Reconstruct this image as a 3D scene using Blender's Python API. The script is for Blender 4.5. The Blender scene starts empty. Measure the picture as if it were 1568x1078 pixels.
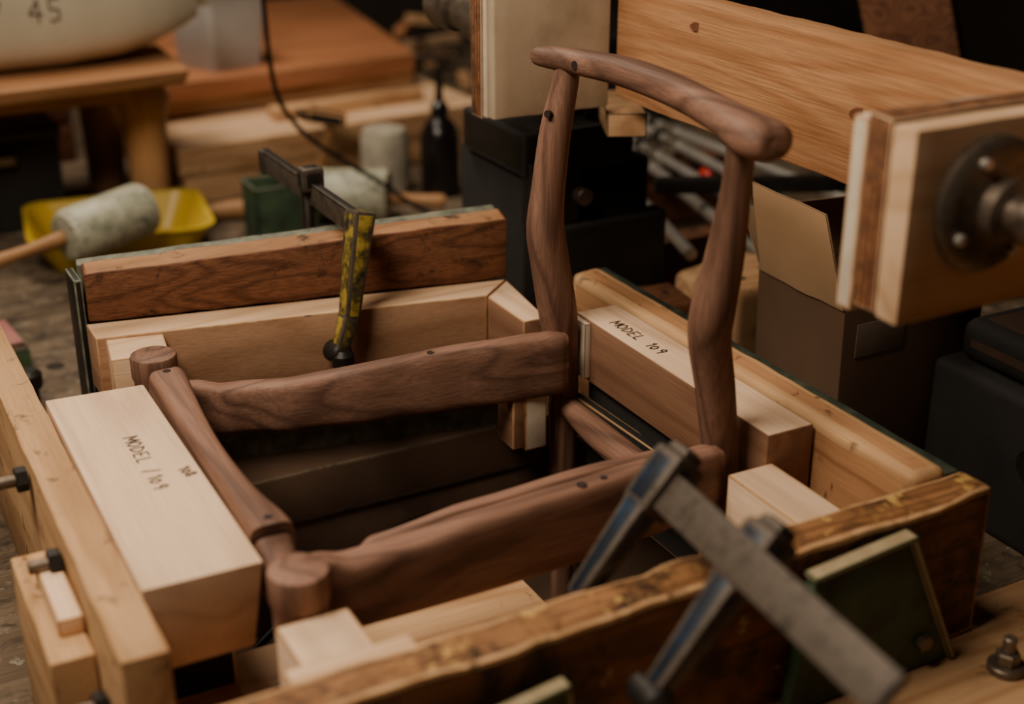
import bpy, bmesh, math, random
from mathutils import Vector, Matrix, noise
random.seed(4)
Z0=1.02   # seat level of the chair above the shop floor; part coordinates below are relative to it
V=Vector
scene=bpy.context.scene

# ---------------------------------------------------------------- materials
def newmat(name):
    m=bpy.data.materials.new(name); m.use_nodes=True
    nt=m.node_tree; nt.nodes.clear()
    o=nt.nodes.new('ShaderNodeOutputMaterial'); b=nt.nodes.new('ShaderNodeBsdfPrincipled')
    nt.links.new(b.outputs[0],o.inputs[0]); return m,nt,b
def N(nt,t,**k):
    n=nt.nodes.new(t)
    for a,v in k.items(): setattr(n,a,v)
    return n
def ramp(nt,fac,stops):
    r=N(nt,'ShaderNodeValToRGB'); e=r.color_ramp.elements
    while len(e)<len(stops): e.new(0.5)
    for i,(p,c) in enumerate(stops):
        e[i].position=p; e[i].color=(*c,1) if len(c)==3 else c
    nt.links.new(fac,r.inputs[0]); return r
def mixc(nt,fac,a,b,mode='MIX'):
    m=N(nt,'ShaderNodeMix',data_type='RGBA',blend_type=mode)
    for s,v in ((m.inputs[0],fac),(m.inputs[6],a),(m.inputs[7],b)):
        if hasattr(v,'links'): nt.links.new(v,s)
        else: s.default_value=v if isinstance(v,(int,float)) else (*v,1)
    return m.outputs[2]
def noise_n(nt,vec,scale,det=3,rough=.5,dist=0):
    n=N(nt,'ShaderNodeTexNoise'); n.inputs['Scale'].default_value=scale
    n.inputs['Detail'].default_value=det; n.inputs['Roughness'].default_value=rough
    n.inputs['Distortion'].default_value=dist
    nt.links.new(vec,n.inputs['Vector']); return n.outputs[0]
def mapping(nt,scale,loc=(0,0,0)):
    tc=N(nt,'ShaderNodeTexCoord'); m=N(nt,'ShaderNodeMapping')
    m.inputs['Scale'].default_value=scale; m.inputs['Location'].default_value=loc
    nt.links.new(tc.outputs['Object'],m.inputs[0]); return m.outputs[0]
def wood(name,light,dark,axis='y',rings=9,scale=13,contrast=.5,rough=.5,fiber=.25,dirt=0,dirtcol=(.03,.015,.008),flake=None,off=0,bump=.15,flk=.60,spec=.3,blotch=.74):
    m,nt,b=newmat(name); ai='xyz'.index(axis)
    s=[1,1,1]; s[ai]=.10
    vec=mapping(nt,s,(off,off*.7,off*.3))
    n1=noise_n(nt,vec,scale,1.5,.4)
    mu=N(nt,'ShaderNodeMath',operation='MULTIPLY'); mu.inputs[1].default_value=rings*6.283
    nt.links.new(n1,mu.inputs[0])
    si=N(nt,'ShaderNodeMath',operation='SINE'); nt.links.new(mu.outputs[0],si.inputs[0])
    mr=N(nt,'ShaderNodeMapRange'); mr.inputs[1].default_value=-1; nt.links.new(si.outputs[0],mr.inputs[0])
    pw=N(nt,'ShaderNodeMath',operation='POWER'); pw.inputs[1].default_value=2.2; nt.links.new(mr.outputs[0],pw.inputs[0])
    ct=N(nt,'ShaderNodeMath',operation='MULTIPLY'); ct.inputs[1].default_value=contrast; nt.links.new(pw.outputs[0],ct.inputs[0])
    col=mixc(nt,ct.outputs[0],light,dark)
    s2=[1,1,1]; s2[ai]=.03
    f=noise_n(nt,mapping(nt,s2,(off,0,0)),420,3,.6)
    fr=ramp(nt,f,[(.3,(1-fiber,)*3),(.65,(1,1,1))])
    col=mixc(nt,1.0,col,fr.outputs[0],'MULTIPLY')
    s3=[1,1,1]; s3[ai]=.25
    g=noise_n(nt,mapping(nt,s3,(3+off,1,2)),9,2,.5)
    gr=ramp(nt,g,[(.3,(blotch,blotch*.95,blotch*.89)),(.7,(1.08,1.08,1.08))])
    col=mixc(nt,1.0,col,gr.outputs[0],'MULTIPLY')
    if dirt:
        d=noise_n(nt,mapping(nt,(1,1,1),(off,5,1)),26,6,.7,.6)
        dr=ramp(nt,d,[(.62-dirt*.35,(0,0,0)),(.72-dirt*.2,(1,1,1))])
        col=mixc(nt,dr.outputs[0],col,dirtcol)
    if flake:
        d=noise_n(nt,mapping(nt,(1,1,1),(2,off,1)),34,5,.7)
        dr=ramp(nt,d,[(flk,(0,0,0)),(flk+.05,(1,1,1))])
        col=mixc(nt,dr.outputs[0],col,flake)
    nt.links.new(col,b.inputs['Base Color'])
    b.inputs['Roughness'].default_value=rough
    b.inputs['Specular IOR Level'].default_value=spec
    bp=N(nt,'ShaderNodeBump'); bp.inputs['Strength'].default_value=bump; bp.inputs['Distance'].default_value=.002
    nt.links.new(f,bp.inputs['Height']); nt.links.new(bp.outputs[0],b.inputs['Normal'])
    return m
def mottle(name,cols,scale=20,rough=.6,metal=0,det=5,bump=.1,dist=0):
    m,nt,b=newmat(name)
    n=noise_n(nt,mapping(nt,(1,1,1)),scale,det,.6,dist)
    k=len(cols); r=ramp(nt,n,[(.3+.4*i/max(1,k-1),c) for i,c in enumerate(cols)])
    nt.links.new(r.outputs[0],b.inputs['Base Color'])
    b.inputs['Roughness'].default_value=rough; b.inputs['Metallic'].default_value=metal
    bp=N(nt,'ShaderNodeBump'); bp.inputs['Strength'].default_value=bump; bp.inputs['Distance'].default_value=.002
    nt.links.new(n,bp.inputs['Height']); nt.links.new(bp.outputs[0],b.inputs['Normal'])
    return m
def ply(name,axis='y'):
    m,nt,b=newmat(name)
    w=N(nt,'ShaderNodeTexWave',wave_type='BANDS',bands_direction=axis.upper())
    w.inputs['Scale'].default_value=45; w.inputs['Distortion'].default_value=1.5; w.inputs['Detail'].default_value=3
    nt.links.new(mapping(nt,(1,1,1)),w.inputs[0])
    r=ramp(nt,w.outputs[1],[(.2,(.08,.026,.009)),(.7,(.34,.14,.05))])
    n=noise_n(nt,mapping(nt,(1,1,1)),60,4,.7)
    nr=ramp(nt,n,[(.35,(.35,.30,.25)),(.6,(1,1,1))])
    nt.links.new(mixc(nt,1.0,r.outputs[0],nr.outputs[0],'MULTIPLY'),b.inputs['Base Color'])
    b.inputs['Roughness'].default_value=.75
    return m

WL=(.315,.168,.112); WD=(.125,.064,.043)
WALX=wood('walnut_x',WL,WD,'x',7,17,.72,.55,.38,bump=.1,blotch=.70,spec=.25)
WALY=wood('walnut_y',WL,WD,'y',7,17,.72,.55,.38,bump=.1,off=1.3,blotch=.70,spec=.25)
WALZ=wood('walnut_z',WL,WD,'z',7,17,.68,.55,.38,bump=.1,off=2.1,blotch=.70,spec=.25)
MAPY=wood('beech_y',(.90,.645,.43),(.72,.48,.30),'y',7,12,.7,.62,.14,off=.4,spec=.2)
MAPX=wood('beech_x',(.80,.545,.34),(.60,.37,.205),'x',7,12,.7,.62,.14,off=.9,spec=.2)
RAILY=wood('aged_pine_y',(.66,.40,.20),(.44,.235,.10),'y',7,12,.7,.58,.2,dirt=.08,off=1.4,spec=.2)
BRNY=wood('planed_brown_y',(.34,.18,.105),(.22,.105,.06),'y',7,12,.6,.55,.2,off=1.9)  # block sides: browner than the beech tops, shade put into the colour
BRNX=wood('planed_brown_x',(.50,.285,.16),(.35,.18,.09),'x',7,12,.6,.55,.2,off=1.5)  # far rail side: shade painted in as a browner wood than its top
PINX=wood('pine_x',(.64,.39,.20),(.42,.215,.095),'x',8,14,.7,.55,.2,dirt=.05,off=2.2)
PINY=wood('pine_y',(.54,.28,.13),(.32,.14,.055),'y',8,14,.7,.5,.2,dirt=.10,off=3.1)
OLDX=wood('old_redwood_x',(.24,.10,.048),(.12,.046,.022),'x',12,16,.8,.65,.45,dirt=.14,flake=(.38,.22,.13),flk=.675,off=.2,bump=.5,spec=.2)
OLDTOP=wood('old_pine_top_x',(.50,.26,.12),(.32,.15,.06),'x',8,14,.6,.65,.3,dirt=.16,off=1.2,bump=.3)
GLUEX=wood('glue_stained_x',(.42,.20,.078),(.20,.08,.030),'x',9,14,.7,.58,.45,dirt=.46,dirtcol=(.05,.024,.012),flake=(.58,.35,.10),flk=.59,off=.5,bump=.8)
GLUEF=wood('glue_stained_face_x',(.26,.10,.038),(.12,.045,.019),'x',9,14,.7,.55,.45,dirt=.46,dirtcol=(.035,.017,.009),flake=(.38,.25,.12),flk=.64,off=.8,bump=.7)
DOUG=wood('douglas_fir_y',(.57,.295,.14),(.41,.18,.072),'y',9,11,.7,.65,.32,off=4.2,spec=.15,bump=.35)
REDB=wood('mahogany_board_x',(.52,.22,.10),(.38,.14,.06),'x',6,9,.5,.5,.2,off=.6)
BENCH=wood('bench_top_x',(.20,.145,.092),(.12,.083,.05),'x',7,10,.7,.7,.4,dirt=.35,dirtcol=(.04,.03,.022),flake=(.26,.22,.17),off=.3)
STOOL=wood('stool_wood_x',(.42,.205,.09),(.28,.125,.05),'x',7,12,.6,.5,.2,off=.7)
STOOLZ=wood('stool_wood_z',(.60,.32,.14),(.42,.20,.08),'z',7,12,.6,.5,.2,off=.7)  # leg colour brightened to offset the shade under the seat
HANDLE=wood('handle_ash_x',(.50,.27,.12),(.36,.18,.07),'x',7,14,.5,.45,.2)
PAD=mottle('pad_board',[(.36,.265,.16),(.48,.365,.24),(.55,.43,.285)],14,.8)
FELT=mottle('pad_felt',[(.55,.46,.34),(.72,.63,.48)],30,.9)
PLY=ply('plywood_edge')
BLACK=mottle('black_iron',[(.012,.010,.008),(.026,.021,.017)],30,.5,.4)
SOOT=mottle('soot_black',[(.007,.006,.005),(.018,.014,.011)],10,.85)  # plain black for iron and supports; also the shade box under the stool
WELL=mottle('kraft_lining',[(.06,.032,.018),(.10,.055,.030),(.13,.072,.04)],6,.85)  # dimness of the well put into a dark brown
STEEL=mottle('worn_steel',[(.10,.078,.055),(.20,.155,.115),(.08,.055,.04)],25,.45,.7)
DSTEEL=mottle('dull_dark_steel',[(.05,.037,.025),(.10,.076,.055),(.035,.024,.016)],40,.6,.35)
BRIGHT=mottle('bright_steel',[(.50,.47,.41),(.66,.62,.55)],20,.3,.7)
YELL=mottle('chipped_yellow_paint',[(.012,.010,.008),(.02,.015,.010),(.10,.072,.014),(.34,.24,.025),(.38,.27,.04)],48,.6)
BLUE=mottle('chipped_blue_paint',[(.008,.009,.011),(.010,.016,.028),(.014,.05,.11)],30,.4,0)
GREEN=mottle('dark_green_paint',[(.018,.024,.012),(.038,.075,.038),(.07,.10,.045)],22,.6)
DGREEN=mottle('dark_green_steel',[(.012,.015,.010),(.028,.040,.026),(.06,.065,.042)],40,.6)
GRNSTRIP=mottle('weathered_green',[(.06,.062,.045),(.14,.15,.105),(.24,.22,.15)],60,.6)
MOTT=mottle('mottled_resin',[(.10,.11,.07),(.32,.33,.23),(.50,.48,.35),(.11,.08,.09)],26,.45,0,4,.1,1.2)
YTRAY=mottle('yellow_plastic',[(.48,.32,.015),(.60,.41,.025)],6,.4)
WPLAS=mottle('milky_plastic',[(.48,.41,.29),(.62,.54,.39)],5,.45)
WPLAS2=mottle('translucent_white_plastic',[(.46,.45,.42),(.58,.57,.53)],5,.4)
GREY=mottle('grey_hard_rubber',[(.22,.19,.14),(.36,.32,.24),(.44,.39,.29)],30,.9)
BOTT=mottle('dark_bottle_plastic',[(.006,.0045,.0045),(.011,.007,.007)],5,.25)
CARD=mottle('cardboard',[(.48,.305,.16),(.56,.365,.195)],8,.9)
CARDD=mottle('cardboard_dark',[(.10,.052,.026),(.13,.07,.036)],8,.9)  # darker copy of the cardboard, shade painted on the box body
LABEL=mottle('paper_label',[(.20,.15,.105),(.24,.18,.13)],60,.8)
HOLE=mottle('drilled_hole',[(.016,.007,.004),(.022,.010,.006)],60,.8)
KNOT=mottle('wood_knot',[(.12,.038,.014),(.24,.085,.03)],90,.7)
INK=mottle('marker_ink',[(.02,.010,.008),(.03,.015,.012)],60,.6)
CREAM=mottle('cream_edge',[(.30,.22,.12),(.46,.36,.20)],40,.7)
RED=mottle('red_plastic',[(.45,.02,.01),(.55,.03,.02)],10,.35)
PINK=mottle('pink_card',[(.34,.12,.11),(.42,.17,.15)],20,.6)
WALL=mottle('dark_plaster',[(.035,.025,.018),(.05,.036,.025)],4,.9)
FLOOR=mottle('shop_floor',[(.03,.022,.016),(.05,.036,.024)],6,.85)
LEATH=mottle('brown_leather',[(.05,.025,.013),(.085,.042,.022)],30,.7)

# ---------------------------------------------------------------- mesh builder
class B:
    def __init__(s,name): s.name=name; s.bm=bmesh.new(); s.mats=[]
    def mi(s,m):
        if m not in s.mats: s.mats.append(m)
        return s.mats.index(m)
    def add(s,t,sm=True):
        me=bpy.data.meshes.new('t'); t.to_mesh(me); t.free(); s.bm.from_mesh(me); bpy.data.meshes.remove(me)
    def hexa(s,p,mat,bev=.0015,wob=0,top=None,seg=2):
        # p: 8 points, bottom ring 0-3 then top ring 4-7
        t=bmesh.new(); v=[t.verts.new(V(q)) for q in p]
        fs=[(3,2,1,0),(4,5,6,7),(0,1,5,4),(1,2,6,5),(2,3,7,6),(3,0,4,7)]
        ff=[t.faces.new([v[i] for i in f]) for f in fs]
        k=s.mi(mat)
        for f in ff: f.material_index=k
        if top is not None: ff[1].material_index=s.mi(top)
        bmesh.ops.recalc_face_normals(t,faces=t.faces)
        if bev: bmesh.ops.bevel(t,geom=t.edges[:],offset=bev,segments=seg,affect='EDGES',profile=.6)
        if wob:
            d=max(((V(p[1])-V(p[0])),(V(p[3])-V(p[0])),(V(p[4])-V(p[0]))),key=lambda a:a.length)
            L=d.length; n=d.normalized(); o=V(p[0])
            for i in range(1,int(L/.02)):
                bmesh.ops.bisect_plane(t,geom=t.verts[:]+t.edges[:]+t.faces[:],plane_co=o+n*(i*.02),plane_no=n)
            for q in t.verts:
                w=noise.noise_vector(q.co*22+V((len(s.name),0,0)))+.4*noise.noise_vector(q.co*60)
                q.co+=w*wob
        s.add(t); return s
    def box(s,x0,x1,y0,y1,z0,z1,mat,bev=.0015,wob=0,top=None,rot=0,piv=None,seg=2):
        p=[V((x0,y0,z0)),V((x1,y0,z0)),V((x1,y1,z0)),V((x0,y1,z0)),V((x0,y0,z1)),V((x1,y0,z1)),V((x1,y1,z1)),V((x0,y1,z1))]
        if rot:
            c=V(piv) if piv else sum(p,V())/8
            M=Matrix.Rotation(math.radians(rot),3,'Z'); p=[c+M@(q-c) for q in p]
        return s.hexa(p,mat,bev,wob,top,seg)
    def beam(s,a,b,w0,h0,mat,w1=None,h1=None,up=(0,0,1),bev=.0015,wob=0):
        a=V(a);b=V(b);w1=w1 or w0;h1=h1 or h0
        d=(b-a).normalized(); u=V(up); sd=d.cross(u).normalized(); u=sd.cross(d).normalized()
        r=[]
        for c,w,h in((a,w0,h0),(b,w1,h1)):
            r+=[c-sd*w/2-u*h/2,c+sd*w/2-u*h/2,c+sd*w/2+u*h/2,c-sd*w/2+u*h/2]
        return s.hexa(r,mat,bev,wob)
    def loft(s,rings,mat,cap=True):
        t=bmesh.new(); R=[[t.verts.new(V(q)) for q in r] for r in rings]; n=len(R[0]); k=s.mi(mat)
        for a,b in zip(R,R[1:]):
            for i in range(n):
                t.faces.new([a[i],a[(i+1)%n],b[(i+1)%n],b[i]])
        if cap:
            t.faces.new(R[0][::-1]); t.faces.new(R[-1])
        for f in t.faces: f.material_index=k
        bmesh.ops.recalc_face_normals(t,faces=t.faces)
        s.add(t); return s
    def tube(s,pts,rad,mat,seg=20,ref=(0,0,1),sub=0,sq=0,cap=True):
        # rad: number, list, or list of (side,up) ; catmull-rom smoothing
        P=[V(p) for p in pts]; n=len(P)
        if isinstance(rad,(int,float)): rad=[rad]*n
        rad=[(r,r) if isinstance(r,(int,float)) else r for r in rad]
        if sub:
            Q=[];RR=[]
            for i in range(n-1):
                p0=P[max(i-1,0)];p1=P[i];p2=P[i+1];p3=P[min(i+2,n-1)]
                r0,r1,r2,r3=(V(rad[max(i-1,0)]),V(rad[i]),V(rad[i+1]),V(rad[min(i+2,n-1)]))
                for j in range(sub):
                    u=j/sub
                    def cr(a,b,c,d): return .5*((2*b)+(-a+c)*u+(2*a-5*b+4*c-d)*u*u+(-a+3*b-3*c+d)*u**3)
                    Q.append(cr(p0,p1,p2,p3)); RR.append(tuple(cr(r0,r1,r2,r3)))
            Q.append(P[-1]);RR.append(rad[-1]); P=Q;rad=RR;n=len(P)
        rings=[]
        for i in range(n):
            d=(P[min(i+1,n-1)]-P[max(i-1,0)]).normalized()
            sd=d.cross(V(ref)); 
            if sd.length<1e-3: sd=d.cross(V((1,0,0)))
            sd.normalize(); u=sd.cross(d).normalized()
            ring=[]
            for k in range(seg):
                a=2*math.pi*k/seg; c,q=math.cos(a),math.sin(a)
                if sq:
                    e=1-sq; c=math.copysign(abs(c)**e,c); q=math.copysign(abs(q)**e,q)
                ring.append(P[i]+sd*c*rad[i][0]+u*q*rad[i][1])
            rings.append(ring)
        return s.loft(rings,mat,cap)
    def cyl(s,a,b,r0,mat,r1=None,seg=32,bev=.001):
        a=V(a);b=V(b);r1=r0 if r1 is None else r1; d=(b-a).normalized()
        ref=(0,0,1) if abs(d.z)<.9 else (0,1,0)
        if bev:
            return s.tube([a,a+d*bev,b-d*bev,b],[r0-bev,r0,r1,r1-bev],mat,seg,ref)
        return s.tube([a,b],[r0,r1],mat,seg,ref)
    def lathe(s,c,prof,mat,seg=40,axis=(0,0,1),cap=True):
        a=V(axis).normalized(); c=V(c)
        u=a.cross(V((1,0,0))) if abs(a.x)<.9 else a.cross(V((0,1,0))); u.normalize(); w=a.cross(u)
        return s.loft([[c+a*z+(u*math.cos(2*math.pi*k/seg)+w*math.sin(2*math.pi*k/seg))*max(r,1e-4) for k in range(seg)] for r,z in prof],mat,cap)
    def done(s):
        bm=s.bm
        for f in bm.faces: f.smooth=True
        for e in bm.edges:
            if len(e.link_faces)==2: e.smooth=e.calc_face_angle(0)<math.radians(38)
        co=[v.co for v in bm.verts]
        mn=V([min(c[i] for c in co) for i in range(3)]); mx=V([max(c[i] for c in co) for i in range(3)])
        ce=(mn+mx)/2; ce.z=mn.z
        for v in bm.verts: v.co-=ce
        me=bpy.data.meshes.new(s.name); bm.to_mesh(me); bm.free()
        for m in s.mats: me.materials.append(m)
        o=bpy.data.objects.new(s.name,me); o.location=(ce.x,ce.y,ce.z+Z0)
        scene.collection.objects.link(o); return o

GL={'M':[[(0,0),(.05,1),(.4,.3),(.75,1),(.8,0)]],'O':[[(.35,1),(.05,.7),(.05,.3),(.35,0),(.65,.3),(.65,.7),(.35,1)]],
'D':[[(.05,0),(.05,1),(.5,.8),(.65,.5),(.5,.15),(.05,0)]],'E':[[(.6,1),(.05,1),(.05,0),(.6,0)],[(.05,.5),(.5,.5)]],
'L':[[(.05,1),(.05,0),(.55,0)]],'1':[[(.1,.8),(.3,1),(.3,0)]],'0':[[(.3,.8),(.08,.55),(.08,.25),(.3,0),(.52,.25),(.52,.55),(.3,.8)]],
'9':[[(.5,.55),(.2,.5),(.1,.75),(.3,1),(.5,.85),(.5,.55),(.42,0)]],'8':[[(.3,.5),(.1,.75),(.3,1),(.5,.75),(.3,.5),(.08,.22),(.3,0),(.52,.22),(.3,.5)]],' ':[],
'7':[[(.05,1),(.55,1),(.2,0)]],'4':[[(.45,0),(.45,1),(.05,.35),(.65,.35)]],'5':[[(.55,1),(.1,1),(.1,.55),(.5,.5),(.5,.1),(.1,0)]],'/':[[(.05,-.1),(.35,1.1)]]}
def write(b,txt,org,adv,up,h,nrm=(0,0,1),w=.0017,sp=.85):
    o=V(org);a=V(adv).normalized();u=V(up).normalized();n=V(nrm)
    x=0
    for ch in txt:
        for st in GL[ch]:
            pts=[o+a*((x+px)*h)+u*(py*h)+n*.0002 for px,py in st]
            for p,q in zip(pts,pts[1:]): b.beam(p-(q-p).normalized()*w*.3,q+(q-p).normalized()*w*.3,w,.0005,INK,up=n,bev=0)
        x+=sp if ch!='1' else .55

# ---------------------------------------------------------------- walnut chair frame
c=B('walnut_chair_frame')
farleg=[(.740,1.27,.315),(.7395,1.27,.3015),(.7285,1.272,.246),(.7217,1.2745,.181),(.720,1.277,.1355),(.7277,1.2795,.0957),(.7404,1.282,.0292),(.749,1.285,-.0305),(.751,1.285,-.091),(.752,1.285,-.19),(.753,1.285,-.42)]
c.tube(farleg,[.0125,.0135,.0165,.018,.0205,.0212,.0215,.018,.017,.016,.012],WALZ,28,(0,1,0),6,.12)
nearleg=[(.729,.95,.31),(.729,.95,.295),(.729,.953,.2596),(.724,.957,.198),(.718,.96,.1536),(.7197,.965,.119),(.734,.97,.0605),(.7475,.975,-.0168),(.750,.975,-.10),(.751,.975,-.19),(.753,.975,-.42)]
c.tube(nearleg,[.012,.0125,.0135,.0175,.020,.0195,.0185,.0175,.0165,.016,.012],WALZ,28,(0,1,0),6,.12)
cr=[(.7235,1.309,.321),(.724,1.307,.321),(.728,1.297,.321),(.748,1.247,.321),(.762,1.188,.321),(.759,1.098,.321),(.746,1.015,.320),(.733,.953,.319),(.729,.925,.318),(.7295,.908,.317),(.730,.9015,.317),(.730,.900,.317)]
c.tube(cr,[(.004,.003),(.010,.008),(.013,.011),(.0155,.0135),(.0165,.015),(.0165,.0155),(.0175,.0155),(.0225,.017),(.026,.018),(.0225,.016),(.015,.011),(.006,.005)],WALY,28,(0,0,1),6,.08)
# side rails  (x, ycenter, ztop, zbot, half thickness)
def rail(sec,mat=WALX):
    rings=[]
    P=[]
    for i in range(len(sec)-1):
        a,b=sec[i],sec[i+1]
        for j in range(5):
            u=j/5; u2=u*u*(3-2*u)
            P.append([a[0]+(b[0]-a[0])*u]+[a[k]+(b[k]-a[k])*u2 for k in range(1,5)])
    P.append(list(sec[-1]))
    for x,y,zt,zb,h in P:
        r=[];n=28;cz=(zt+zb)/2;hz=(zt-zb)/2
        for k in range(n):
            t=2*math.pi*k/n;cc,ss=math.cos(t),math.sin(t);e=.42
            r.append(V((x,y+h*math.copysign(abs(cc)**e,cc),cz+hz*math.copysign(abs(ss)**e,ss))))
        rings.append(r)
    c.loft(rings,mat)
rail([(.298,.927,.030,-.045,.010),(.315,.930,.022,-.048,.014),(.345,.934,.012,-.053,.017),(.40,.940,.010,-.058,.017),(.47,.944,.013,-.062,.015),(.55,.948,.014,-.064,.014),(.65,.952,.016,-.060,.014),(.715,.954,.013,-.052,.015),(.731,.955,.009,-.046,.012),(.736,.955,0,-.036,.006)])
rail([(.318,1.362,.004,-.058,.010),(.335,1.358,.000,-.060,.014),(.37,1.345,-.006,-.060,.016),(.44,1.318,-.002,-.060,.015),(.52,1.300,.006,-.060,.014),(.60,1.288,.012,-.060,.014),(.68,1.272,.015,-.060,.015),(.728,1.264,.016,-.058,.015),(.738,1.263,.014,-.056,.012),(.742,1.263,.004,-.046,.006)])
# inner seat ledge on the near rail
rail([(.36,.958,.0,-.03,.005),(.38,.966,.003,-.03,.007),(.48,.973,.008,-.03,.008),(.60,.976,.011,-.03,.008),(.70,.975,.010,-.03,.007)])
# front rail: swept, then stepping down into the legs
fr=[(.302,1.352,.004),(.303,1.338,.004),(.303,1.325,.004),(.297,1.24,.004),(.293,1.15,.004),(.293,1.06,.004),(.296,1.0,.004),(.296,.982,.004)]
c.tube(fr,[(.014,.020),(.019,.025),(.020,.026),(.0165,.025),(.014,.025),(.0155,.026),(.020,.027),(.020,.027)],WALY,28,(0,0,1),6,.55)
c.tube([(.296,.984,-.006),(.294,.95,-.012),(.292,.92,-.012)],[(.018,.028),(.015,.022),(.014,.022)],WALY,24,(0,0,1),4,.5)
# front legs with flat turned tops
for x,y,zt in((.302,1.383,.030),(.291,.905,.032)):
    c.lathe((x,y,0),[(.004,-.42),(.013,-.42),(.018,-.25),(.0215,-.1),(.022,-.02),(.0225,.0),(.0245,.006),(.0248,zt-.003),(.0238,zt-.0007),(.022,zt)],WALZ,40)
# rear stretcher
c.tube([(.750,1.275,-.085),(.748,1.20,-.090),(.748,1.12,-.093),(.748,1.04,-.093),(.750,.985,-.090)],[.012,.0165,.0175,.0165,.012],WALY,24,(0,0,1),5)
def hole(p,n,r=.0045):
    p=V(p);n=V(n).normalized(); c.cyl(p-n*.004,p+n*.0006,r,HOLE,bev=0,seg=20)
hole((.7335,1.243,.321),(-1,-.25,.05)); hole((.743,1.040,.320),(-1,.15,.05)); hole((.7125,1.262,.268),(-.9,-.35,.1),.004)
hole((.583,1.288,.0108),(0,0,1)); hole((.573,.945,.0142),(.0,0,1),.005); hole((.303,1.332,.030),(0,0,1),.004); hole((.297,.994,.0309),(0,0,1),.004)
hole((.597,.9465,.0148),(.0,0,1),.0035)
c.done()

# ---------------------------------------------------------------- assembly jig
j=B('clamping_jig_frame')
# left rail
j.box(.141,.177,.862,1.60,-.2,.020,RAILY,.003,.0014)
j.box(.104,.139,.958,1.135,-.2,-.030,RAILY,.003,.0008)
j.box(.118,.139,.99,1.09,-.03,-.014,MAPY,.002)
# right rail (rounded)
j.box(.832,.874,.802,1.41,-.2,.024,PINY,.012,.0014,seg=4)
# near beam, glue covered
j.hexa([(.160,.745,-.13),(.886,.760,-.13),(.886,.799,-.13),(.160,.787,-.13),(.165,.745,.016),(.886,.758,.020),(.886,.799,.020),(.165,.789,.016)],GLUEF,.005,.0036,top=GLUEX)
# far rail (pale) rotated, corner return
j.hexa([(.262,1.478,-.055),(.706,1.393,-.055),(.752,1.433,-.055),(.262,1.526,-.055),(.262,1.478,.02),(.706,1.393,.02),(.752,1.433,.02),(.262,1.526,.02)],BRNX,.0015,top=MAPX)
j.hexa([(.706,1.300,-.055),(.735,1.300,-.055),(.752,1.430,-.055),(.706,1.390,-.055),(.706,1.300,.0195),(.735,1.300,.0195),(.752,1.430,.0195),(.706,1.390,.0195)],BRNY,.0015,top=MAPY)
j.box(.268,.330,1.412,1.474,-.06,.017,MAPX,.0015,rot=-8)
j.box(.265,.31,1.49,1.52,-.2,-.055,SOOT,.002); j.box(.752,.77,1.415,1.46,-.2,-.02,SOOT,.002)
# small pads near legs
j.box(.262,.322,.802,.882,-.13,.000,MAPY,.002)
j.box(.245,.345,.795,.815,-.13,.009,MAPX,.002)
j.box(.728,.780,.802,.935,-.13,-.010,MAPY,.002)
j.box(.688,.716,1.262,1.29,-.125,-.056,FELT,.002); j.box(.672,.688,1.262,1.30,-.12,-.056,BRNY,.002)
# base boards
j.box(.178,.56,.70,1.045,-.2,-.13,PINX,.002)
j.box(.56,1.11,.45,.80,-.2,-.13,PINX,.002)
j.box(.10,.56,.40,.70,-.2,-.132,PINX,.002)
# bolts on left rail
for y,z in((1.22,.0),(1.075,-.01),(.93,-.06)):
    j.cyl((.139,y,z),(.128,y,z),.012,BLACK,seg=6); j.cyl((.13,y,z),(.112,y,z),.006,STEEL)
# dark iron bars below the rear
j.beam((.765,1.29,-.10),(.80,.93,-.12),.012,.05,SOOT)
j.done()

b=B('front_jig_block')
b.hexa([(.182,.955,-.063),(.266,.955,-.063),(.275,1.33,-.063),(.184,1.335,-.063),(.178,.948,.021),(.2755,.945,.021),(.2775,1.331,.021),(.180,1.338,.021)],MAPY,.0022)
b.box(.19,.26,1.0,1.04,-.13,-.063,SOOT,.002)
write(b,'MODEL /109',(.229,1.216,.021),(0,-1,0),(1,.0,0),.013,sp=.95)
write(b,'108',(.2575,1.132,.021),(.2,-1,0),(1,.2,0),.0105,sp=.72)
b.done()
b=B('rear_jig_block')
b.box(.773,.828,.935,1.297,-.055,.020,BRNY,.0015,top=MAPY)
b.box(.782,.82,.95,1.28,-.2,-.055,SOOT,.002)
b.box(.765,.773,1.262,1.297,-.05,.018,FELT,.001)
write(b,'MODEL 109',(.790,1.250,.020),(0,-1,0),(1,.0,0),.0135,sp=.9)
b.done()

b=B('reclaimed_timber_beam')
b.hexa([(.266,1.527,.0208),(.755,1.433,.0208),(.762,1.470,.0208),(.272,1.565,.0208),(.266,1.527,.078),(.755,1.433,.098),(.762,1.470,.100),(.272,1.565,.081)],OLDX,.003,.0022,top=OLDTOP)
b.done()
b=B('painted_steel_channel')
b.hexa([(.268,1.571,-.2),(.762,1.476,-.2),(.766,1.494,-.2),(.270,1.588,-.2),(.268,1.571,.076),(.762,1.476,.096),(.766,1.494,.098),(.270,1.588,.078)],GRNSTRIP,.001,.0010)
b.box(.256,.265,1.535,1.585,-.2,.070,BLACK,.002)
b.done()
b=B('rear_steel_strip')
b.box(.888,.908,.82,1.45,-.2,.004,DGREEN,.002,.0012)
b.done()

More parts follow.
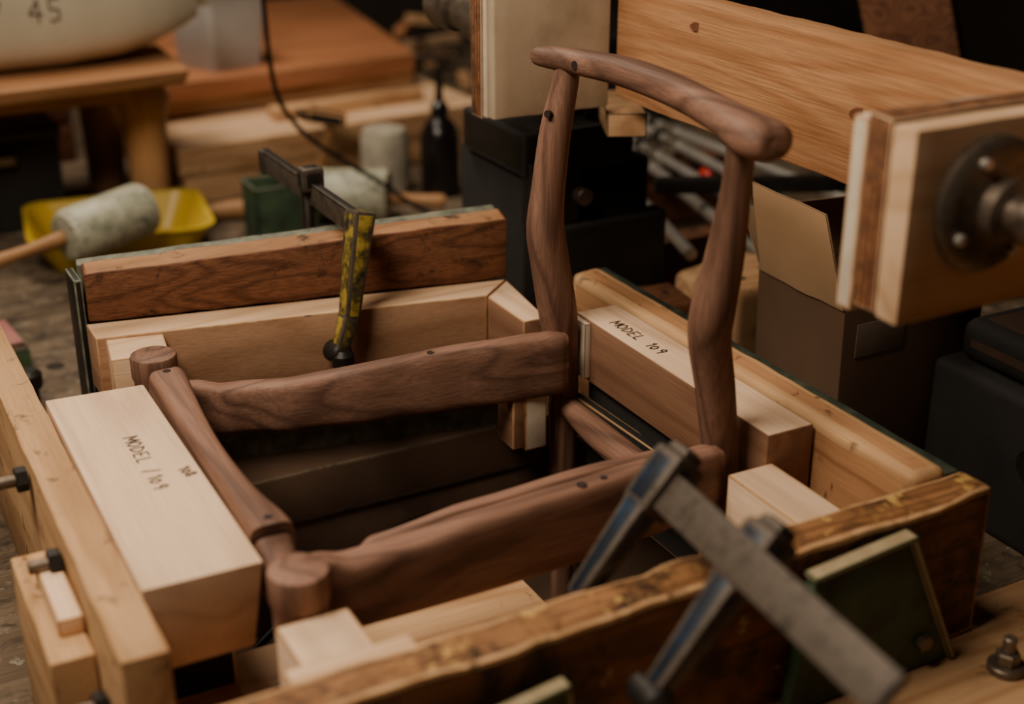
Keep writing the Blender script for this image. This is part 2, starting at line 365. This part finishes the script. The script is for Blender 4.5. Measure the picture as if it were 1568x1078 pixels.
# ---------------------------------------------------------------- F clamps
b=B('yellow_bar_clamp')
b.beam((.567,1.775,.109),(.560,1.41,.119),.009,.026,DSTEEL)
b.beam((.5675,1.775,.124),(.5605,1.41,.1335),.011,.004,BLACK)
b.beam((.563,1.428,.138),(.535,1.408,.018),.026,.036,YELL,.018,.026,up=(0,1,0),bev=.004)
b.beam((.535,1.408,.022),(.520,1.404,-.022),.018,.026,YELL,.016,.018,up=(0,1,0),bev=.004)
b.cyl((.522,1.396,-.020),(.517,1.424,-.024),.013,BLACK,bev=.003)
b.lathe((.522,1.40,-.040),[(.008,0),(.013,.004),(.013,.018),(.008,.024)],BLACK)
b.beam((.562,1.60,.135),(.562,1.575,.135),.03,.03,BLACK,bev=.006)
b.beam((.562,1.602,.13),(.562,1.602,.02),.014,.024,BLACK,up=(0,1,0),bev=.004)
b.beam((.567,1.785,.109),(.567,1.77,.109),.016,.034,BLACK,bev=.003)
b.done()

b=B('blue_bar_clamp')
e=V((-.68,0,-.73)).normalized(); nn=V((-.73,0,.68))
b.beam((.566,.836,.082),(.535,.512,.086),.008,.033,DSTEEL,up=e,bev=.002)
for (p,L) in((V((.584,.812,.098)),.140),(V((.582,.690,.094)),.150)):
    b.beam(p-e*.004,p+e*.052,.036,.036,BLUE,.032,.034,up=(0,1,0),bev=.008)
    b.beam(p+e*.04+nn*.004,p+e*L,.024,.028,BLUE,.016,.020,up=(0,1,0),bev=.006)
    b.beam(p-e*.012,p+e*.002,.024,.026,BLACK,up=(0,1,0),bev=.007)
q=V((.582,.690,.094))+e*.148
b.lathe(q+V((0,-.018,0)),[(.008,0),(.013,.005),(.014,.02),(.011,.035)],BLACK,24,(0,1,0))
b.done()

# green gusset plates on the front of the near beam
b=B('green_gusset_plate')
b.hexa([(.655,.738,-.128),(.838,.738,-.128),(.838,.750,-.128),(.655,.750,-.128),(.672,.738,.0),(.772,.738,.010),(.772,.750,.010),(.672,.750,.0)],GREEN,.001)
b.beam((.838,.741,-.128),(.772,.741,.012),.016,.006,CREAM,up=(1,0,0)); b.beam((.668,.741,.003),(.776,.741,.013),.016,.005,CREAM)
b.cyl((.80,.739,-.10),(.80,.731,-.10),.008,STEEL,seg=6)
b.done()
b=B('green_gusset_plate')
b.hexa([(.28,.726,-.13),(.45,.728,-.13),(.45,.740,-.13),(.28,.738,-.13),(.31,.726,-.030),(.432,.728,-.013),(.432,.740,-.013),(.31,.738,-.030)],GREEN,.001)
b.beam((.45,.731,-.128),(.432,.731,-.011),.014,.005,CREAM,up=(1,0,0)); b.beam((.308,.730,-.029),(.434,.730,-.011),.014,.004,CREAM)
b.done()
b=B('hex_bolt')
b.cyl((.868,.70,-.13),(.868,.70,-.122),.017,STEEL); b.cyl((.868,.70,-.122),(.868,.70,-.11),.011,STEEL,seg=6); b.cyl((.868,.70,-.11),(.868,.70,-.095),.006,STEEL)
b.done()

# ---------------------------------------------------------------- overhead press: plank, pads, screws
b=B('fir_plank')
b.box(.925,.965,.42,1.468,.222,.362,DOUG,.004,.0016)
for y,z,r in((1.02,.295,.007),(1.30,.335,.005),(.86,.25,.005),(1.015,.27,.004)):
    b.tube([(.9238,y-r*.2,z),(.9262,y,z)],[(r*1.7,r),(r*1.8,r*1.1)],KNOT,20,(0,0,1))
b.done()
b=B('press_screw_clamp')
b.box(.757,.918,1.470,1.484,.210,.362,PAD,.003,.0012)
b.box(.755,.920,1.484,1.496,.210,.364,FELT,.002,.001)
b.box(.753,.918,1.496,1.524,.208,.364,PLY,.001,.0008)
b.lathe((.815,1.524,.31),[(.055,0),(.055,.012),(.038,.02),(.030,.03),(.030,.05),(.038,.055),(.038,.085),(.028,.09),(.028,.16),(.034,.162),(.034,.20),(.02,.21)],STEEL,32,(0,1,0))
b.box(.80,1.0,1.70,1.735,.28,.34,BLACK,.006); b.box(.94,1.0,1.69,1.74,.161,.34,BLACK,.006)
b.done()
b=B('press_screw_clamp')
b.box(.727,.905,.740,.765,.212,.366,MAPX,.003,.001)
b.box(.726,.903,.765,.790,.215,.369,PLY,.001,.0014)
b.box(.725,.903,.790,.808,.208,.364,FELT,.003,.002)
b.lathe((.806,.740,.300),[(.054,0),(.054,.006),(.050,.010),(.040,.012),(.030,.013),(.024,.016),(.024,.028),(.015,.032),(.015,.045),(.020,.048),(.020,.075),(.013,.08),(.013,.33)],STEEL,44,(0,-1,0))
for a in range(4):
    t=a*math.pi/2+.5; b.cyl((.806+.042*math.cos(t),.729,.30+.042*math.sin(t)),(.806+.042*math.cos(t),.722,.30+.042*math.sin(t)),.0045,BRIGHT,seg=12)
b.box(.76,.85,.36,.42,-.13,.36,BLACK,.006)
b.done()

# ---------------------------------------------------------------- iron stand and clutter right behind chair
b=B('cast_iron_vise')
b.box(.86,1.06,1.585,1.78,-.2,.10,SOOT,.006)
b.box(.85,1.02,1.565,1.75,.10,.160,BLACK,.006)
b.box(.90,1.07,1.55,1.585,-.2,.03,BLACK,.006)
b.box(.855,.93,1.555,1.585,.03,.12,BLACK,.004)
b.cyl((.98,1.60,.16),(.98,1.60,.185),.018,BLACK); b.cyl((.93,1.565,.07),(.93,1.54,.07),.012,STEEL)
b.beam((.94,1.46,.185),(1.02,1.62,.175),.05,.03,PINX)
b.done()
def pipe(a,b_,r,m=BRIGHT):
    b=B('pipe_clamp'); b.cyl(a,b_,r,m); a=V(a);b_=V(b_);d=(b_-a).normalized()
    b.cyl(a+d*.05,a+d*.075,r*1.4,BLACK); b.beam(a+d*.10,a+d*.14,r*3,r*2.4,STEEL,bev=.003); b.done()
pipe((1.54,2.35,-.065),(1.535,1.66,-.065),.010)
pipe((1.485,2.30,-.065),(1.42,1.60,-.065),.010)
pipe((1.43,2.22,-.066),(1.34,1.56,-.066),.009)
pipe((1.39,2.15,-.065),(1.24,1.55,-.065),.010)
pipe((1.46,2.2,-.046),(1.385,1.62,-.046),.009)
pipe((1.31,2.12,-.065),(1.15,1.60,-.065),.010)
b=B('iron_cross_bar'); b.beam((1.22,1.81,-.024),(1.50,1.66,-.020),.022,.026,BLACK,bev=.004); b.beam((1.47,1.675,-.05),(1.47,1.675,.0),.03,.03,BLACK,bev=.005); b.done()
b=B('pipe_rest_block'); b.box(1.26,1.60,2.06,2.11,-.2,-.076,OLDX,.003); b.done()
b=B('pipe_rest_block'); b.box(1.15,1.60,1.69,1.73,-.2,-.076,OLDX,.003); b.done()
b=B('red_clamp_knob'); b.lathe((1.38,1.90,-.045),[(.004,0),(.008,.004),(.009,.02),(.007,.030),(.004,.034)],RED,20,(-.2,-1,0)); b.done()
b=B('drilled_wood_block')
b.box(1.075,1.225,1.42,1.54,-.2,-.050,PINX,.016,seg=4,rot=12)
for x,y in((1.11,1.50),(1.15,1.52),(1.18,1.47),(1.13,1.45)): b.cyl((x,y,-.055),(x,y,-.0495),.006,HOLE,bev=0)
b.done()
b=B('drilled_wood_block')
b.box(.925,1.05,1.44,1.52,-.2,-.06,OLDX,.012,seg=4,rot=-8)
for x,y in((.955,1.48),(.99,1.475),(1.02,1.475)): b.cyl((x,y,-.065),(x,y,-.0595),.006,HOLE,bev=0)
b.done()
b=B('cardboard_box')
b.hexa([(.995,1.085,-.2),(1.20,1.085,-.2),(1.20,1.235,-.2),(.995,1.235,-.2),(.990,1.085,.055),(1.20,1.085,.055),(1.20,1.24,.055),(.990,1.24,.055)],CARDD,.002)
b.hexa([(.988,1.085,.055),(.992,1.085,.055),(.992,1.235,.055),(.988,1.235,.055),(.962,1.10,.165),(.965,1.10,.165),(.965,1.23,.168),(.962,1.23,.168)],CARD,.0005,.002)
b.hexa([(.992,1.236,.055),(1.19,1.236,.055),(1.19,1.24,.055),(.992,1.24,.055),(.97,1.25,.13),(1.17,1.25,.12),(1.17,1.254,.12),(.97,1.254,.13)],CARD,.0005)
b.box(1.01,1.08,1.0835,1.085,-.005,.035,LABEL,.0003)
b.done()
b=B('black_machine_base')
b.box(1.12,1.42,.80,1.075,-.2,-.02,SOOT,.012,seg=3)
b.box(1.14,1.40,.82,1.06,-.02,.03,LEATH,.02,seg=5)
b.cyl((1.12,.90,-.08),(1.10,.90,-.08),.02,BLACK)
b.done()
b=B('leaning_offcut')
b.hexa([(1.62,1.62,-.2),(1.70,1.50,-.2),(1.73,1.52,-.2),(1.65,1.64,-.2),(1.50,1.72,.34),(1.58,1.60,.34),(1.61,1.62,.34),(1.53,1.74,.34)],OLDX,.004)
b.done()

# ---------------------------------------------------------------- background bench items
def rrect(cx,cy,hx,hy,z,r,rot=0,n=8):
    pts=[]; t=math.radians(rot)
    for qx,qy,a0 in((1,1,0),(-1,1,90),(-1,-1,180),(1,-1,270)):
        for k in range(n+1):
            a=math.radians(a0+90*k/n); x=qx*(hx-r)+r*math.cos(a); y=qy*(hy-r)+r*math.sin(a)
            pts.append(V((cx+x*math.cos(t)-y*math.sin(t),cy+x*math.sin(t)+y*math.cos(t),z)))
    return pts
b=B('yellow_plastic_tray')
TX,TY=.490,2.405
b.loft([rrect(TX,TY,.115,.090,-.1995,.03,-8),rrect(TX,TY,.15,.120,-.137,.04,-8),rrect(TX,TY,.157,.126,-.135,.04,-8),rrect(TX,TY,.157,.126,-.131,.04,-8),rrect(TX,TY,.147,.116,-.132,.04,-8),rrect(TX,TY,.112,.087,-.194,.03,-8)],YTRAY)
b.done()
def mallet(c0,c1,r0,r1,h0,h1,hr):
    b=B('carving_mallet'); c0=V(c0);c1=V(c1);d=(c1-c0);L=d.length
    b.lathe(c0,[(r0*.5,0),(r0*.85,.004),(r0,.015),((r0+r1)/2,L*.5),(r1,L-.012),(r1*.9,L-.002),(r1*.5,L)],MOTT,36,d)
    b.tube([V(h0)+(V(h1)-V(h0))*t for t in(0,.1,.5,.9,1)],[hr*.9,hr,hr*.8,hr*1.1,hr*.7],HANDLE,20,(0,0,1),3)
    b.done()
mallet((.362,2.215,-.098),(.512,2.275,-.086),.044,.046,(.23,2.165,-.108),(.37,2.218,-.098),.012)
mallet((.835,2.44,-.150),(.985,2.345,-.150),.046,.050,(.98,2.348,-.155),(1.08,2.30,-.165),.013)
b=B('green_open_tin')
x0,x1,y0,y1=.705,.82,2.28,2.36
b.box(x0,x1,y0,y1,-.2,-.195,GREEN,0)
for q in((x0,x1,y0,y0+.003),(x0,x1,y1-.003,y1),(x0,x0+.003,y0,y1),(x1-.003,x1,y0,y1)): b.box(*q,-.2,-.085,GREEN,.0006)
for q in((x0-.002,x1+.002,y0-.002,y0+.002),(x0-.002,x1+.002,y1-.002,y1+.002),(x0-.002,x0+.002,y0,y1),(x1-.002,x1+.002,y0,y1)): b.box(*q,-.087,-.083,GRNSTRIP,.0006)
b.done()
b=B('glue_bottle')
b.lathe((1.145,2.46,-.2),[(.030,0),(.038,.004),(.039,.02),(.039,.115),(.036,.132),(.026,.148),(.016,.156),(.014,.160),(.018,.161),(.018,.180),(.014,.183),(.009,.188),(.0075,.21),(.0045,.252),(.003,.255)],BOTT,40)
b.done()
b=B('rubber_mallet_head')
b.lathe((1.055,2.53,-.2),[(.040,0),(.048,.006),(.050,.06),(.047,.115),(.042,.127),(.032,.131)],GREY,40)
b.beam((1.03,2.485,-.15),(1.01,2.44,-.19),.022,.02,HANDLE,bev=.004)
b.done()
b=B('cross_peen_hammer')
b.tube([(.94,2.62,-.194),(.955,2.60,-.12),(.965,2.585,-.06)],[(.013,.010),(.011,.008),(.012,.009)],HANDLE,16,(0,1,0),4)
b.beam((.925,2.600,-.045),(.985,2.56,-.055),.026,.026,BLACK,bev=.004); b.beam((.90,2.617,-.041),(.927,2.598,-.046),.024,.008,BLACK,.026,.026,bev=.002)
b.done()
b=B('turned_handle_chisel')
b.tube([(.67,2.50,-.18),(.73,2.49,-.18),(.77,2.475,-.18),(.80,2.47,-.18)],[.012,.018,.014,.016],HANDLE,20,(0,0,1),4); b.beam((.80,2.47,-.18),(.87,2.46,-.197),.02,.004,BRIGHT)
b.done()
b=B('stacked_beech_boards')
b.hexa([(.67,2.615,-.2),(1.36,2.70,-.2),(1.33,3.2,-.2),(.65,3.1,-.2),(.67,2.615,-.145),(1.36,2.70,-.145),(1.33,3.2,-.145),(.65,3.1,-.145)],PINX,.002,.0006)
b.hexa([(.662,2.61,-.143),(1.365,2.695,-.143),(1.33,3.2,-.143),(.65,3.1,-.143),(.662,2.61,-.088),(1.365,2.695,-.088),(1.33,3.2,-.088),(.65,3.1,-.088)],PINX,.002,.0006,top=MAPX)
b.box(.90,1.25,2.755,2.80,-.088,-.062,PINX,.002,rot=5)
b.done()
b=B('mahogany_panel')
b.hexa([(.68,2.86,-.086),(1.30,2.93,-.086),(1.40,3.75,-.086),(.68,3.7,-.086),(.68,2.86,-.048),(1.30,2.93,-.048),(1.40,3.75,-.048),(.68,3.7,-.048)],PINX,.002)
b.hexa([(.68,2.83,-.048),(1.29,2.90,-.048),(1.42,3.75,-.048),(.68,3.7,-.048),(.68,2.83,-.008),(1.29,2.90,-.008),(1.42,3.75,-.008),(.68,3.7,-.008)],REDB,.002)
b.done()
b=B('white_plastic_container')
b.loft([rrect(.865,2.98,.065,.065,-.0075,.012,20),rrect(.865,2.98,.078,.078,.15,.014,20),rrect(.865,2.98,.082,.082,.152,.014,20),rrect(.865,2.98,.082,.082,.158,.014,20),rrect(.865,2.98,.074,.074,.158,.014,20),rrect(.865,2.98,.062,.062,.0,.012,20)],WPLAS2)
b.done()
b=B('wooden_stool')
b.hexa([(.10,2.40,.075),(.645,2.45,.075),(.66,2.86,.075),(.10,2.86,.075),(.10,2.39,.102),(.655,2.44,.102),(.67,2.87,.102),(.10,2.87,.102)],STOOL,.008,seg=4)
for x,y in((.60,2.60),(.17,2.53),(.56,2.80),(.17,2.78)):
    b.lathe((x,y,-.2),[(.034,0),(.036,.01),(.040,.17),(.043,.20),(.050,.225),(.042,.245),(.042,.277)],STOOLZ,32)
b.box(.17,.57,2.53,2.56,.035,.075,STOOL,.004)
b.done()
b=B('plastic_jug')
sec=[(.05,.08),(.06,.10),(.10,.108),(.30,.108),(.46,.106),(.56,.096),(.63,.078),(.68,.056),(.715,.036)]
rings=[]
for x,h in sec:
    rings.append([V((x,2.62+h*1.1*math.copysign(abs(math.cos(t))**.6,math.cos(t)),.1025+.108*.95-(.108-h)*.1+h*.95*math.copysign(abs(math.sin(t))**.6,math.sin(t)))) for t in [2*math.pi*k/36 for k in range(36)]])
b.loft(rings,WPLAS)
b.cyl((.705,2.62,.205),(.745,2.62,.205),.024,WPLAS)
write(b,'7 45',(.335,2.4995,.195),(1,0,0),(0,0,1),.038,nrm=(0,-1,0),w=.0022)
b.done()
b=B('tool_chest')  # invented dark box standing in for the shadow under the stool
b.box(.22,.44,2.60,2.85,-.2,-.03,SOOT,.006); b.box(.215,.445,2.595,2.855,-.03,-.01,BLACK,.004); b.box(.31,.36,2.58,2.60,-.07,-.05,STEEL,.003)
b.done()
b=B('power_cord')
b.tube([(.70,2.3,1.77),(.735,2.3,.9),(.745,2.3,.45),(.749,2.3,.236),(.759,2.3,.09),(.79,2.3,.022),(.846,2.3,-.035),(.932,2.28,-.097),(1.0,2.24,-.15),(1.08,2.2,-.192),(1.2,2.22,-.1955)],.0045,BOTT,10,(0,1,0),8)
b.done()
b=B('notebook_stack')
b.box(.13,.245,1.93,2.03,-.2,-.165,GREEN,.002,rot=8); b.box(.13,.243,1.93,2.03,-.165,-.155,LABEL,.001,rot=8); b.box(.13,.24,1.93,2.028,-.155,-.150,PINK,.001,rot=6)
b.done()
b=B('steel_hold_down')
b.cyl((.225,1.78,-.2),(.225,1.78,-.14),.010,BLACK); b.beam((.225,1.78,-.145),(.19,1.83,-.16),.02,.015,BLACK,bev=.004); b.lathe((.225,1.78,-.155),[(.014,0),(.016,.004),(.016,.02),(.01,.026)],BLACK)
b.done()
# far clutter
b=B('plastic_tool_case'); b.box(1.60,1.98,2.75,3.05,-.2,-.02,SOOT,.01); b.box(1.59,1.99,2.74,3.06,-.02,.02,BLACK,.008); b.box(1.75,1.85,2.73,2.75,-.06,-.04,BRIGHT,.003); b.done()
b=B('spray_can'); b.lathe((1.24,2.42,-.2),[(.026,0),(.028,.004),(.028,.13),(.02,.145),(.012,.15),(.012,.17),(.008,.174)],STEEL,28); b.done()
b=B('spray_can'); b.lathe((1.45,2.60,-.2),[(.03,0),(.032,.004),(.032,.13),(.02,.15),(.014,.155),(.014,.18),(.008,.184)],GREY,28); b.done()
b=B('paint_tin'); b.lathe((1.48,2.82,-.2),[(.06,0),(.062,.003),(.06,.006),(.06,.14),(.064,.142),(.064,.15),(.058,.151),(.056,.146)],WPLAS2,32); b.lathe((1.48,2.82,-.05),[(.055,-.004),(.05,.004)],RED,32); b.done()
b=B('wood_offcut_pile')
for i in range(18):
    x=1.50+random.random()*.40;y=3.2+random.random()*.5; a=random.random()*3.14;L=.08+random.random()*.15
    z=-.185+i*.010
    b.beam((x,y,z),(x+L*math.cos(a),y+L*math.sin(a),z+.01),.03,.022,random.choice([PINX,OLDX,MAPX,REDB,SOOT]))
b.done()
b=B('wooden_crate')
for i in range(4):
    b.box(.0,.55,3.05,3.08,-.2+i*.09,-.12+i*.09,OLDX,.002); b.box(.0,.03,3.08,3.5,-.2+i*.09,-.12+i*.09,OLDX,.002); b.box(.52,.55,3.08,3.5,-.2+i*.09,-.12+i*.09,OLDX,.002); b.box(.0,.55,3.5,3.53,-.2+i*.09,-.12+i*.09,OLDX,.002)
b.done()
# hose and leads inside the jig
b=B('black_air_hose')
b.tube([(.40,1.44,-.415),(.52,1.455,-.34),(.62,1.45,-.30),(.72,1.44,-.30),(.80,1.42,-.34),(.86,1.38,-.415)],.006,BOTT,10,(0,1,0),8)
b.done()
b=B('red_power_lead')
b.tube([(.215,.86,-.126),(.24,.90,-.125),(.262,.935,-.126),(.25,.97,-.126)],.004,RED,10,(0,0,1),6); b.tube([(.235,.86,-.126),(.24,.91,-.120),(.27,.96,-.126),(.33,1.0,-.126)],.003,BOTT,10,(0,0,1),6)
b.done()

# left front clutter on bench
b=B('small_bolt_tray')
b.box(.02,.10,.82,.90,-.2,-.17,BLACK,.004)
for i in range(7): b.cyl((.03+.01*i,.83+.02*(i%3),-.168),(.035+.01*i,.85+.02*(i%3),-.16),.006,random.choice([STEEL,BRIGHT,HANDLE]),seg=8)
b.done()
b=B('turned_knob'); b.lathe((.075,.94,-.2),[(.01,0),(.012,.02),(.022,.03),(.026,.045),(.02,.06),(.008,.066)],HANDLE,28); b.done()

# ---------------------------------------------------------------- workbench (with well where the chair stands)
b=B('workbench')
T=-.2005; Bt=-.27
b.box(-.9,2.1,1.56,3.95,Bt,T,BENCH,.003)
b.box(-.9,.20,.25,1.56,Bt,T,BENCH,.003)
b.box(.20,.90,.25,.87,Bt,T,BENCH,.003)
b.box(.90,2.1,.25,1.56,Bt,T,BENCH,.003)
b.box(.20,.90,1.47,1.56,Bt,T,WELL,.003)  # bench edge coloured dark brown for the shade below the far rail
b.box(.0,1.0,1.475,1.50,-.425,Bt,WELL,.002)  # added panel, catches light as the dim brown at the back of the well
for x,y in((.283,1.945),(.36,1.99),(.28,1.72),(.20,2.08),(.36,1.80)): b.cyl((x,y,T-.002),(x,y,T+.0006),.013,HOLE,bev=0)
for x in(-.8,2.0):
    for y in(.35,2.0,3.8): b.box(x-.06,x+.06,y-.06,y+.06,-1.02,Bt,OLDX,.004)
for x in (.06,1.02):
    b.box(x-.04,x+.04,.3,3.8,-.36,Bt,OLDX,.003)
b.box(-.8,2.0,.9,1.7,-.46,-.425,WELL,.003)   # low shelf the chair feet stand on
b.box(-.8,-.74,.9,1.7,-1.02,-.46,OLDX,.003); b.box(1.94,2.0,.9,1.7,-1.02,-.46,OLDX,.003)
b.done()
# ---------------------------------------------------------------- room
def slab(name,x0,x1,y0,y1,z0,z1,m):
    b=B(name); b.box(x0,x1,y0,y1,z0,z1,m,0); return b.done()
slab('floor',-3,5,-3,5,-1.12,-1.02,FLOOR); slab('ceiling',-3,5,-3,5,1.78,1.88,WALL)
slab('wall_back',-3,5,5,5.1,-1.02,1.78,WALL); slab('wall_front',-3,5,-3.1,-3,-1.02,1.78,WALL)
slab('wall_left',-3.1,-3,-3,5,-1.02,1.78,WALL); slab('wall_right',5,5.1,-3,5,-1.02,1.78,WALL)

# ---------------------------------------------------------------- light
def area(name,loc,target,sx,sy,e,col):
    l=bpy.data.lights.new(name,'AREA'); l.shape='RECTANGLE'; l.size=sx; l.size_y=sy; l.energy=e; l.color=col
    o=bpy.data.objects.new(name,l); scene.collection.objects.link(o)
    o.location=(loc[0],loc[1],loc[2]+Z0); d=V(target)-V(loc); o.rotation_euler=d.to_track_quat('-Z','Y').to_euler()
area('ceiling_lamp_main',(-.28,.98,1.42),(.36,1.15,0),.85,.5,31,(1,.85,.68))
area('ceiling_lamp_rear',(.5,2.6,1.6),(.85,2.6,-.2),.9,.5,25,(1,.84,.67))  # added fill that lifts the background, no fixture of its own
w=bpy.data.worlds.new('workshop_world'); scene.world=w; w.use_nodes=True
w.node_tree.nodes['Background'].inputs[0].default_value=(1,.75,.5,1); w.node_tree.nodes['Background'].inputs[1].default_value=.02

# ---------------------------------------------------------------- camera
cd=bpy.data.cameras.new('camera'); co=bpy.data.objects.new('camera',cd); scene.collection.objects.link(co)
co.location=(0,0,1.64); co.rotation_euler=(math.radians(90-23.33),0,math.radians(-27.98))
cd.sensor_width=36; cd.lens=49.06; cd.clip_start=.05
cd.dof.use_dof=True; cd.dof.focus_distance=1.48; cd.dof.aperture_fstop=2.4
scene.camera=co
